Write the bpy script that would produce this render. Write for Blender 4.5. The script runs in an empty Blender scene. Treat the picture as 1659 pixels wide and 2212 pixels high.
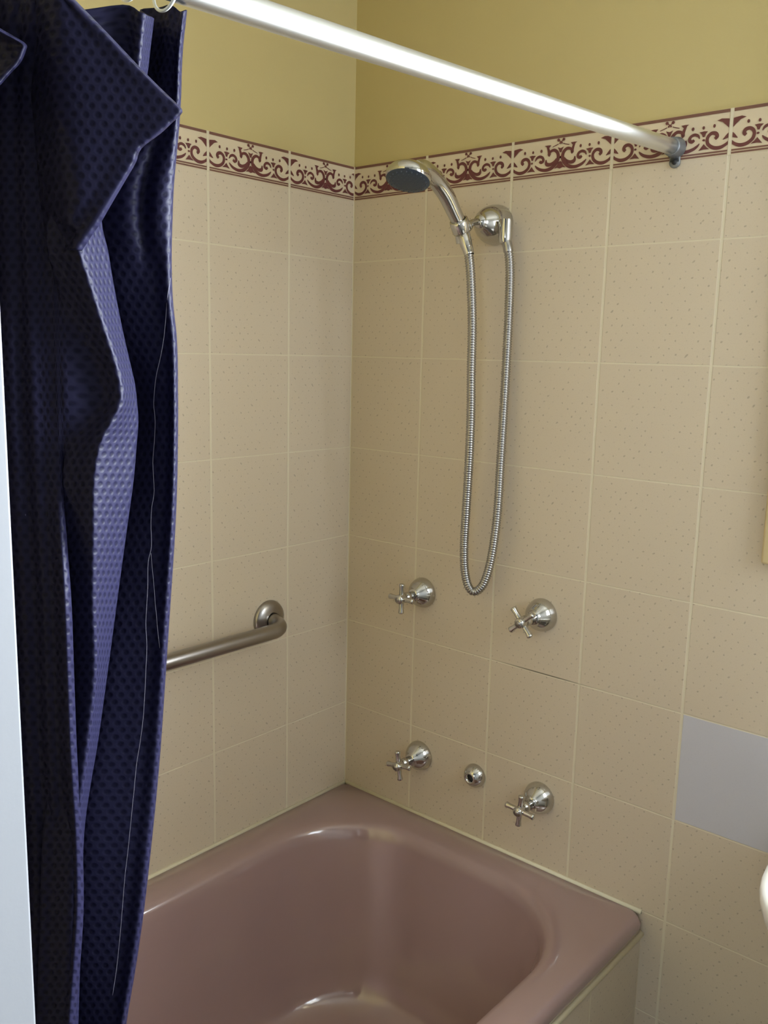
import bpy, bmesh, math, random
from mathutils import Vector, Matrix
random.seed(7)
S = bpy.context.scene
COL = S.collection
# ------------------------------------------------------------------ camera
FPX = 1955.96
cam_d = bpy.data.cameras.new('camera'); cam = bpy.data.objects.new('camera', cam_d); COL.objects.link(cam)
cam_d.sensor_fit = 'VERTICAL'; cam_d.sensor_height = 36.0; cam_d.lens = 36.0 * FPX / 2212.0
cam_d.clip_start = 0.02
Rv = Vector((0.75527938, 0.65502073, 0.02238078)); Uv = Vector((-0.12984901, 0.11607813, 0.98471575)); Fv = Vector((-0.64241131, 0.74664163, -0.17272521))
m = Matrix((Rv, Uv, -Fv)).transposed().to_4x4(); m.translation = Vector((1.36815593, -1.47006141, 1.50195874))
cam.matrix_world = m
S.camera = cam
# ------------------------------------------------------------------ world, light, exposure
S.view_settings.view_transform = 'Standard'; S.view_settings.look = 'None'
S.view_settings.gamma = 1.0; S.view_settings.use_curve_mapping = False
S.view_settings.exposure = 0.0
wd = bpy.data.worlds.new('overcast_sky'); S.world = wd; wd.use_nodes = True
SKY_BASE, SKY_GLOW = 12.0, 95.0          # overcast sky, plus a bright lobe added ahead to light the curtain folds
wn, wl = wd.node_tree.nodes, wd.node_tree.links
bg = wn['Background']; bg.inputs[0].default_value = (0.84, 0.92, 1.0, 1)
tc = wn.new('ShaderNodeTexCoord'); dt = wn.new('ShaderNodeVectorMath'); dt.operation = 'DOT_PRODUCT'
wl.new(tc.outputs['Generated'], dt.inputs[0]); dt.inputs[1].default_value = Vector((0.30, 0.92, 0.25)).normalized()
mr = wn.new('ShaderNodeMapRange'); mr.interpolation_type = 'SMOOTHSTEP'; wl.new(dt.outputs['Value'], mr.inputs[0])
mr.inputs[1].default_value = 0.62; mr.inputs[2].default_value = 1.0; mr.inputs[3].default_value = SKY_BASE; mr.inputs[4].default_value = SKY_BASE + SKY_GLOW
wl.new(mr.outputs[0], bg.inputs[1])
XR = 1.75                                            # right-hand wall
WX0, WX1, WZ0, WZ1 = 0.945, 1.50, 1.225, 2.10         # window opening in the tap wall
V0, V1, VZ0, VZ1 = -0.54, -0.06, 1.28, 2.22
H0, H1, HZ0, HZ1 = 1.40, 2.30, 1.42, 2.36             # unseen hallway window, added to throw fill light on the tap wall           # window opening in the right-hand wall
def portal(name, loc, rot, sx, sy):
    pl = bpy.data.lights.new(name, 'AREA'); pl.shape = 'RECTANGLE'; pl.size = sx; pl.size_y = sy; pl.cycles.is_portal = True
    po = bpy.data.objects.new(name, pl); COL.objects.link(po); po.location = loc; po.rotation_euler = rot
portal('window_portal', ((WX0 + WX1) / 2, 0.11, (WZ0 + WZ1) / 2), (math.radians(-90), 0, 0), WX1 - WX0, WZ1 - WZ0)
portal('side_window_portal', (XR + 0.11, (V0 + V1) / 2, (VZ0 + VZ1) / 2), (0, math.radians(90), 0), VZ1 - VZ0, V1 - V0)
portal('fill_window_portal', ((H0 + H1) / 2, -3.31, (HZ0 + HZ1) / 2), (math.radians(90), 0, 0), H1 - H0, HZ1 - HZ0)
S.cycles.max_bounces = 10; S.cycles.diffuse_bounces = 5; S.cycles.glossy_bounces = 5
S.cycles.sample_clamp_indirect = 6.0

# ------------------------------------------------------------------ material helpers
def mat(name, color=(0.5, 0.5, 0.5), rough=0.5, metal=0.0, spec=0.5, coat=0.0):
    m = bpy.data.materials.new(name); m.use_nodes = True
    b = m.node_tree.nodes['Principled BSDF']
    b.inputs['Base Color'].default_value = (*color, 1); b.inputs['Roughness'].default_value = rough
    b.inputs['Metallic'].default_value = metal; b.inputs['Specular IOR Level'].default_value = spec
    b.inputs['Coat Weight'].default_value = coat
    return m
class G:
    """tiny node-graph helper"""
    def __init__(s, m): s.t = m.node_tree; s.n = s.t.nodes; s.l = s.t.links; s.b = s.n['Principled BSDF']
    def v(s, x, sock):
        if isinstance(x, (int, float)): sock.default_value = x
        else: s.l.new(x, sock)
    def math(s, op, a, b=None, c=None):
        n = s.n.new('ShaderNodeMath'); n.operation = op
        s.v(a, n.inputs[0])
        if b is not None: s.v(b, n.inputs[1])
        if c is not None: s.v(c, n.inputs[2])
        return n.outputs[0]
    def pos(s):
        n = s.n.new('ShaderNodeTexCoord'); x = s.n.new('ShaderNodeSeparateXYZ'); s.l.new(n.outputs['Object'], x.inputs[0])
        return x.outputs, n.outputs['Object']
    def noise(s, vec, scale, detail=2.0, rough=0.5):
        n = s.n.new('ShaderNodeTexNoise'); n.inputs['Scale'].default_value = scale; n.inputs['Detail'].default_value = detail
        n.inputs['Roughness'].default_value = rough
        if vec is not None: s.l.new(vec, n.inputs['Vector'])
        return n.outputs['Fac']
    def ramp(s, f, lo, hi):
        n = s.n.new('ShaderNodeMapRange'); n.interpolation_type = 'SMOOTHSTEP'; s.v(f, n.inputs[0]); n.inputs[1].default_value = lo; n.inputs[2].default_value = hi
        return n.outputs[0]
    def mix(s, f, a, b):
        n = s.n.new('ShaderNodeMix'); n.data_type = 'RGBA'
        s.v(f, n.inputs[0])
        for x, k in ((a, 6), (b, 7)):
            if isinstance(x, tuple): n.inputs[k].default_value = (*x, 1)
            else: s.l.new(x, n.inputs[k])
        return n.outputs[2]
    def bump(s, h, strength=0.3, dist=0.001):
        n = s.n.new('ShaderNodeBump'); n.inputs['Strength'].default_value = strength; n.inputs['Distance'].default_value = dist
        s.l.new(h, n.inputs['Height']); s.l.new(n.outputs[0], s.b.inputs['Normal'])
    def color(s, c): s.l.new(c, s.b.inputs['Base Color'])

TILE = 0.2; ZP = 0.1984; ZT = 0.5 + 0.0016          # tile pitch, course pitch, first joint
BORD0, BORD1 = 1.818, 1.887                          # patterned border course
U0 = 0.1957                                          # first upright joint from the corner on the tap wall
S0 = 0.1880                                          # and on the long wall
TILE_C = (0.585, 0.495, 0.372); GROUT_C = (0.65, 0.58, 0.43)
def tile_mat(name, axis, first, sign, grey=False):
    m = mat(name, TILE_C, 0.38, 0, 0.4); g = G(m); xyz, vec = g.pos()
    a = g.math('MULTIPLY', xyz[axis], sign)
    u = g.math('SUBTRACT', a, first)
    # distance to the nearest upright joint and the nearest course joint
    du = g.math('ABSOLUTE', g.math('MULTIPLY', g.math('SUBTRACT', g.math('FRACT', g.math('ADD', g.math('DIVIDE', u, TILE), 0.5)), 0.5), TILE))
    z = g.math('SUBTRACT', xyz[2], ZT)
    dz = g.math('ABSOLUTE', g.math('MULTIPLY', g.math('SUBTRACT', g.math('FRACT', g.math('ADD', g.math('DIVIDE', z, ZP), 0.5)), 0.5), ZP))
    low = g.math('LESS_THAN', xyz[2], 1.80)          # no course joint above the cut row
    lu = g.math('SUBTRACT', 1.0, g.ramp(du, 0.0016, 0.0032))
    lz = g.math('MULTIPLY', g.math('SUBTRACT', 1.0, g.ramp(dz, 0.0008, 0.0018)), low)
    lc = g.math('SUBTRACT', 1.0, g.ramp(g.math('ABSOLUTE', g.math('SUBTRACT', a, 0.0)), 0.002, 0.004))
    joint = g.math('MAXIMUM', g.math('MAXIMUM', lu, lz), lc)
    # printed speckle: staggered rows of small dots, a little irregular
    jn = g.noise(vec, 60.0, 1.0)
    ju = g.math('MULTIPLY', g.math('SUBTRACT', jn, 0.5), 0.012)
    row = g.math('DIVIDE', g.math('ADD', z, ju), 0.0125)
    odd = g.math('MODULO', g.math('FLOOR', row), 2.0)
    cu = g.math('ADD', g.math('DIVIDE', g.math('ADD', u, ju), 0.0195), g.math('MULTIPLY', g.math('ABSOLUTE', odd), 0.5))
    fx = g.math('MULTIPLY', g.math('SUBTRACT', g.math('FRACT', cu), 0.5), 0.0195)
    fz = g.math('MULTIPLY', g.math('SUBTRACT', g.math('FRACT', row), 0.5), 0.0125)
    r = g.math('SQRT', g.math('ADD', g.math('MULTIPLY', fx, fx), g.math('MULTIPLY', fz, fz)))
    dot = g.math('MULTIPLY', g.math('SUBTRACT', 1.0, g.ramp(r, 0.0008, 0.0021)), g.ramp(g.noise(vec, 140.0, 0.0), 0.30, 0.62))
    sp = g.ramp(g.noise(vec, 420.0, 2.0), 0.56, 0.72)
    dark = g.math('ADD', g.math('MULTIPLY', dot, 0.48), g.math('MULTIPLY', sp, 0.10))
    c = g.mix(dark, TILE_C, (0.20, 0.16, 0.12))
    if grey:   # one replacement tile, plain lavender grey
        iu = g.math('MULTIPLY', g.math('GREATER_THAN', u, 0.6), g.math('LESS_THAN', u, 0.8))
        iz = g.math('MULTIPLY', g.math('GREATER_THAN', z, ZP), g.math('LESS_THAN', z, 2 * ZP))
        c = g.mix(g.math('MULTIPLY', iu, iz), c, g.mix(g.math('MULTIPLY', sp, 0.12), (0.52, 0.51, 0.545), (0.3, 0.3, 0.3)))
    c = g.mix(joint, c, GROUT_C)
    # open, dirty joint below the right-hand mixer tap
    if grey:
        zz = g.math('SUBTRACT', 1.0, g.ramp(g.math('ABSOLUTE', g.math('SUBTRACT', z, 2 * ZP + 0.0010)), 0.0005, 0.0018))
        uu = g.math('MULTIPLY', g.ramp(u, 0.20, 0.31), g.math('SUBTRACT', 1.0, g.ramp(u, 0.34, 0.44)))
        c = g.mix(g.math('MULTIPLY', g.math('MULTIPLY', zz, uu), 0.85), c, (0.12, 0.10, 0.07))
    g.color(c)
    h = g.math('SUBTRACT', 1.0, joint)
    g.bump(h, 0.35, 0.0012)
    rr = g.math('ADD', 0.36, g.math('MULTIPLY', joint, 0.4)); g.l.new(rr, g.b.inputs['Roughness'])
    return m
PAINT_C = (0.52, 0.43, 0.20)
def paint_mat(name, color, bump=0.12):
    m = mat(name, color, 0.6, 0, 0.25); g = G(m); _, vec = g.pos()
    n = g.noise(vec, 300.0, 3.0); g.bump(n, bump, 0.001)
    c = g.mix(g.math('MULTIPLY', g.ramp(g.noise(vec, 3.0, 3.0), 0.35, 0.7), 0.08), color, tuple(x * 0.8 for x in color)); g.color(c)
    return m
M_tile_back = tile_mat('wall_tiles_back', 0, U0, 1.0, True)
M_tile_left = tile_mat('wall_tiles_left', 1, S0, -1.0)
M_paint = paint_mat('cream_paint', PAINT_C)
M_white = paint_mat('white_paint', (0.78, 0.80, 0.80), 0.05)
M_hall = paint_mat('hall_paint', (0.045, 0.045, 0.048))  # hall colour kept dark for the same low bounce
M_rear = paint_mat('low_bounce_paint', (0.045, 0.045, 0.05))  # unseen rear wall made dark to cut bounce light on the curtain
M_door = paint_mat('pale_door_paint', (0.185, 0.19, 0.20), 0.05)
M_ceil = paint_mat('ceiling_paint', (0.80, 0.78, 0.70))
M_border = mat('border_tile_glaze', (0.62, 0.52, 0.37), 0.3, 0, 0.4)
M_ink = mat('border_maroon_print', (0.125, 0.035, 0.035), 0.35, 0, 0.4)
M_line = mat('border_brown_lines', (0.165, 0.075, 0.055), 0.35, 0, 0.4)
M_grout = mat('joint_grout', GROUT_C, 0.8, 0, 0.2)
M_floor = mat('floor_tiles', (0.35, 0.30, 0.24), 0.4)
def chrome_mat(name, color, rough, wear=0.07):
    m = mat(name, color, rough, 1.0); g = G(m); _, vec = g.pos()
    r = g.math('ADD', rough, g.math('MULTIPLY', g.noise(vec, 90.0, 3.0), wear)); g.l.new(r, g.b.inputs['Roughness'])
    return m
M_chrome = chrome_mat('chrome', (0.56, 0.55, 0.53), 0.06)
M_hose = chrome_mat('hose_chrome', (0.40, 0.39, 0.38), 0.2)
M_steel = chrome_mat('brushed_steel', (0.36, 0.34, 0.325), 0.28, 0.01)
M_alu = chrome_mat('satin_aluminium', (0.74, 0.76, 0.76), 0.33, 0.015)
M_dark = mat('dark_void', (0.02, 0.02, 0.02), 0.6)
M_face = mat('spray_face_grey', (0.035, 0.05, 0.075), 0.35)
M_tub = mat('pink_enamel', (0.36, 0.235, 0.205), 0.13, 0, 1.0, 0.4)
g = G(M_tub); _, vec = g.pos(); g.color(g.mix(g.math('MULTIPLY', g.ramp(g.noise(vec, 6.0, 4.0), 0.3, 0.75), 0.3), (0.32, 0.215, 0.205), (0.28, 0.185, 0.178)))
M_caulk = mat('silicone_seal', (0.68, 0.62, 0.45), 0.5)
M_porcelain = mat('white_porcelain', (0.88, 0.88, 0.87), 0.12, 0, 0.5, 0.3)
M_frame = mat('cream_timber', (0.62, 0.50, 0.28), 0.35)
M_plastic = mat('white_plastic', (0.80, 0.82, 0.78), 0.3)
M_thread = mat('pale_thread', (0.22, 0.21, 0.26), 0.8)
# navy waffle cloth
M_cloth = mat('navy_waffle_cloth', (0.035, 0.035, 0.075), 0.85, 0, 0.1); g = G(M_cloth)
uvn = g.n.new('ShaderNodeUVMap'); uvn.uv_map = 'UVMap'; sx = g.n.new('ShaderNodeSeparateXYZ'); g.l.new(uvn.outputs[0], sx.inputs[0])
PW, PH = 0.0084, 0.0060
row = g.math('DIVIDE', sx.outputs[1], PH); odd = g.math('ABSOLUTE', g.math('MODULO', g.math('FLOOR', row), 2.0))
cu = g.math('ADD', g.math('DIVIDE', sx.outputs[0], PW), g.math('MULTIPLY', odd, 0.5))
fx = g.math('SUBTRACT', g.math('FRACT', cu), 0.5); fz = g.math('MULTIPLY', g.math('SUBTRACT', g.math('FRACT', row), 0.5), 0.75)
rr = g.math('SQRT', g.math('ADD', g.math('MULTIPLY', fx, fx), g.math('MULTIPLY', fz, fz)))
pit = g.math('SUBTRACT', 1.0, g.ramp(rr, 0.10, 0.40))
CLOTH_A, CLOTH_B = (0.0155, 0.0148, 0.038), (0.0085, 0.0082, 0.0215)
SHEEN = 0.0
g.color(g.mix(pit, CLOTH_A, CLOTH_B)); g.bump(g.math('SUBTRACT', 1.0, pit), 0.4, 0.0012)
g.b.inputs['Sheen Weight'].default_value = SHEEN; g.b.inputs['Sheen Roughness'].default_value = 0.12
g.b.inputs['Sheen Tint'].default_value = (0.55, 0.52, 1.0, 1)
g.b.inputs['IOR'].default_value = 1.15; g.b.inputs['Specular IOR Level'].default_value = 0.5; g.b.inputs['Roughness'].default_value = 0.42

# ------------------------------------------------------------------ mesh helpers
def link(name, bm, mats, parent=None, smooth=True, angle=None):
    me = bpy.data.meshes.new(name)
    bmesh.ops.recalc_face_normals(bm, faces=bm.faces)
    bm.to_mesh(me); bm.free()
    for mm in (mats if isinstance(mats, (list, tuple)) else [mats]): me.materials.append(mm)
    if smooth:
        me.shade_smooth() if hasattr(me, 'shade_smooth') else None
        for p in me.polygons: p.use_smooth = True
        if angle: me.set_sharp_from_angle(angle=math.radians(angle))
    o = bpy.data.objects.new(name, me); COL.objects.link(o)
    if parent is not None:
        o.parent = parent; o.matrix_parent_inverse = Matrix.Translation(-parent.location)
    return o
def box(bm, x0, x1, y0, y1, z0, z1, mi=0, bevel=0.0, seg=2):
    r = bmesh.ops.create_cube(bm, size=1.0); vs = r['verts']
    for v in vs: v.co = Vector(((x0 + x1) / 2 + v.co.x * (x1 - x0), (y0 + y1) / 2 + v.co.y * (y1 - y0), (z0 + z1) / 2 + v.co.z * (z1 - z0)))
    fs = set(f for v in vs for f in v.link_faces)
    if bevel > 0:
        es = list(set(e for v in vs for e in v.link_edges))
        rb = bmesh.ops.bevel(bm, geom=es, offset=bevel, segments=seg, affect='EDGES', profile=0.5); fs = set(f for f in bm.faces if f in fs) | set(rb['faces'])
    for f in fs:
        if f.is_valid: f.material_index = mi
def frame_of(d):
    d = Vector(d).normalized(); a = Vector((0, 0, 1)) if abs(d.z) < 0.9 else Vector((1, 0, 0))
    x = d.cross(a).normalized(); return x, x.cross(d).normalized(), d
def lathe(bm, prof, origin, axis, n=40, mi=0, cap0=False, cap1=False):
    """prof: (distance along axis, radius)"""
    x, y, d = frame_of(axis); o = Vector(origin); rings = []
    for t, r in prof:
        if r < 1e-6: rings.append([bm.verts.new(o + d * t)])
        else: rings.append([bm.verts.new(o + d * t + (x * math.cos(2 * math.pi * k / n) + y * math.sin(2 * math.pi * k / n)) * r) for k in range(n)])
    for a, b in zip(rings, rings[1:]):
        for k in range(n):
            k2 = (k + 1) % n
            if len(a) == 1 and len(b) == 1: continue
            vs = [a[0], b[k], b[k2]] if len(a) == 1 else ([a[k], a[k2], b[0]] if len(b) == 1 else [a[k], a[k2], b[k2], b[k]])
            bm.faces.new(vs).material_index = mi
    if cap0 and len(rings[0]) > 1: bm.faces.new(rings[0][::-1]).material_index = mi
    if cap1 and len(rings[-1]) > 1: bm.faces.new(rings[-1]).material_index = mi
def catmull(P, n):
    P = [Vector(p) for p in P]; out = []
    for i in range(len(P) - 1):
        p0 = P[max(i - 1, 0)]; p1 = P[i]; p2 = P[i + 1]; p3 = P[min(i + 2, len(P) - 1)]
        for k in range(n):
            t = k / n; out.append(0.5 * ((2 * p1) + (p2 - p0) * t + (2 * p0 - 5 * p1 + 4 * p2 - p3) * t * t + (3 * p1 - p0 - 3 * p2 + p3) * t ** 3))
    out.append(P[-1]); return out
def tube(bm, pts, rad, n=16, mi=0, caps=True, closed=False):
    pts = [Vector(p) for p in pts]; N = len(pts)
    rf = rad if callable(rad) else (lambda i: rad)
    tang = [(pts[(i + 1) % N if closed else min(i + 1, N - 1)] - pts[(i - 1) % N if closed else max(i - 1, 0)]).normalized() for i in range(N)]
    x, y, _ = frame_of(tang[0]); rings = []
    for i in range(N):
        x = (x - tang[i] * x.dot(tang[i])).normalized(); y = tang[i].cross(x)
        r = rf(i); rings.append([bm.verts.new(pts[i] + (x * math.cos(2 * math.pi * k / n) + y * math.sin(2 * math.pi * k / n)) * r) for k in range(n)])
    pr = list(zip(rings, rings[1:])) + ([(rings[-1], rings[0])] if closed else [])
    for a, b in pr:
        for k in range(n): bm.faces.new([a[k], a[(k + 1) % n], b[(k + 1) % n], b[k]]).material_index = mi
    if caps and not closed: bm.faces.new(rings[0][::-1]).material_index = mi; bm.faces.new(rings[-1]).material_index = mi
def resample(pts, step):
    pts = [Vector(p) for p in pts]; out = [pts[0].copy()]; acc = 0.0
    for a, b in zip(pts, pts[1:]):
        L = (b - a).length
        if L < 1e-9: continue
        t = step - acc
        while t <= L: out.append(a + (b - a) * (t / L)); t += step
        acc = (acc + L) % step if True else 0
        acc = L - (t - step)
    return out
def thing(name, label, cat, loc, group=None):
    o = bpy.data.objects.new(name, None); COL.objects.link(o); o.location = loc; o.empty_display_size = 0.05
    o['label'] = label; o['category'] = cat
    if group: o['group'] = group
    return o
def tag(o, label, cat, group=None):
    o['label'] = label; o['category'] = cat
    if group: o['group'] = group
    return o
def struct(name, bm, mats, smooth=False): 
    o = link(name, bm, mats, None, smooth); o['kind'] = 'structure'; return o
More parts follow.
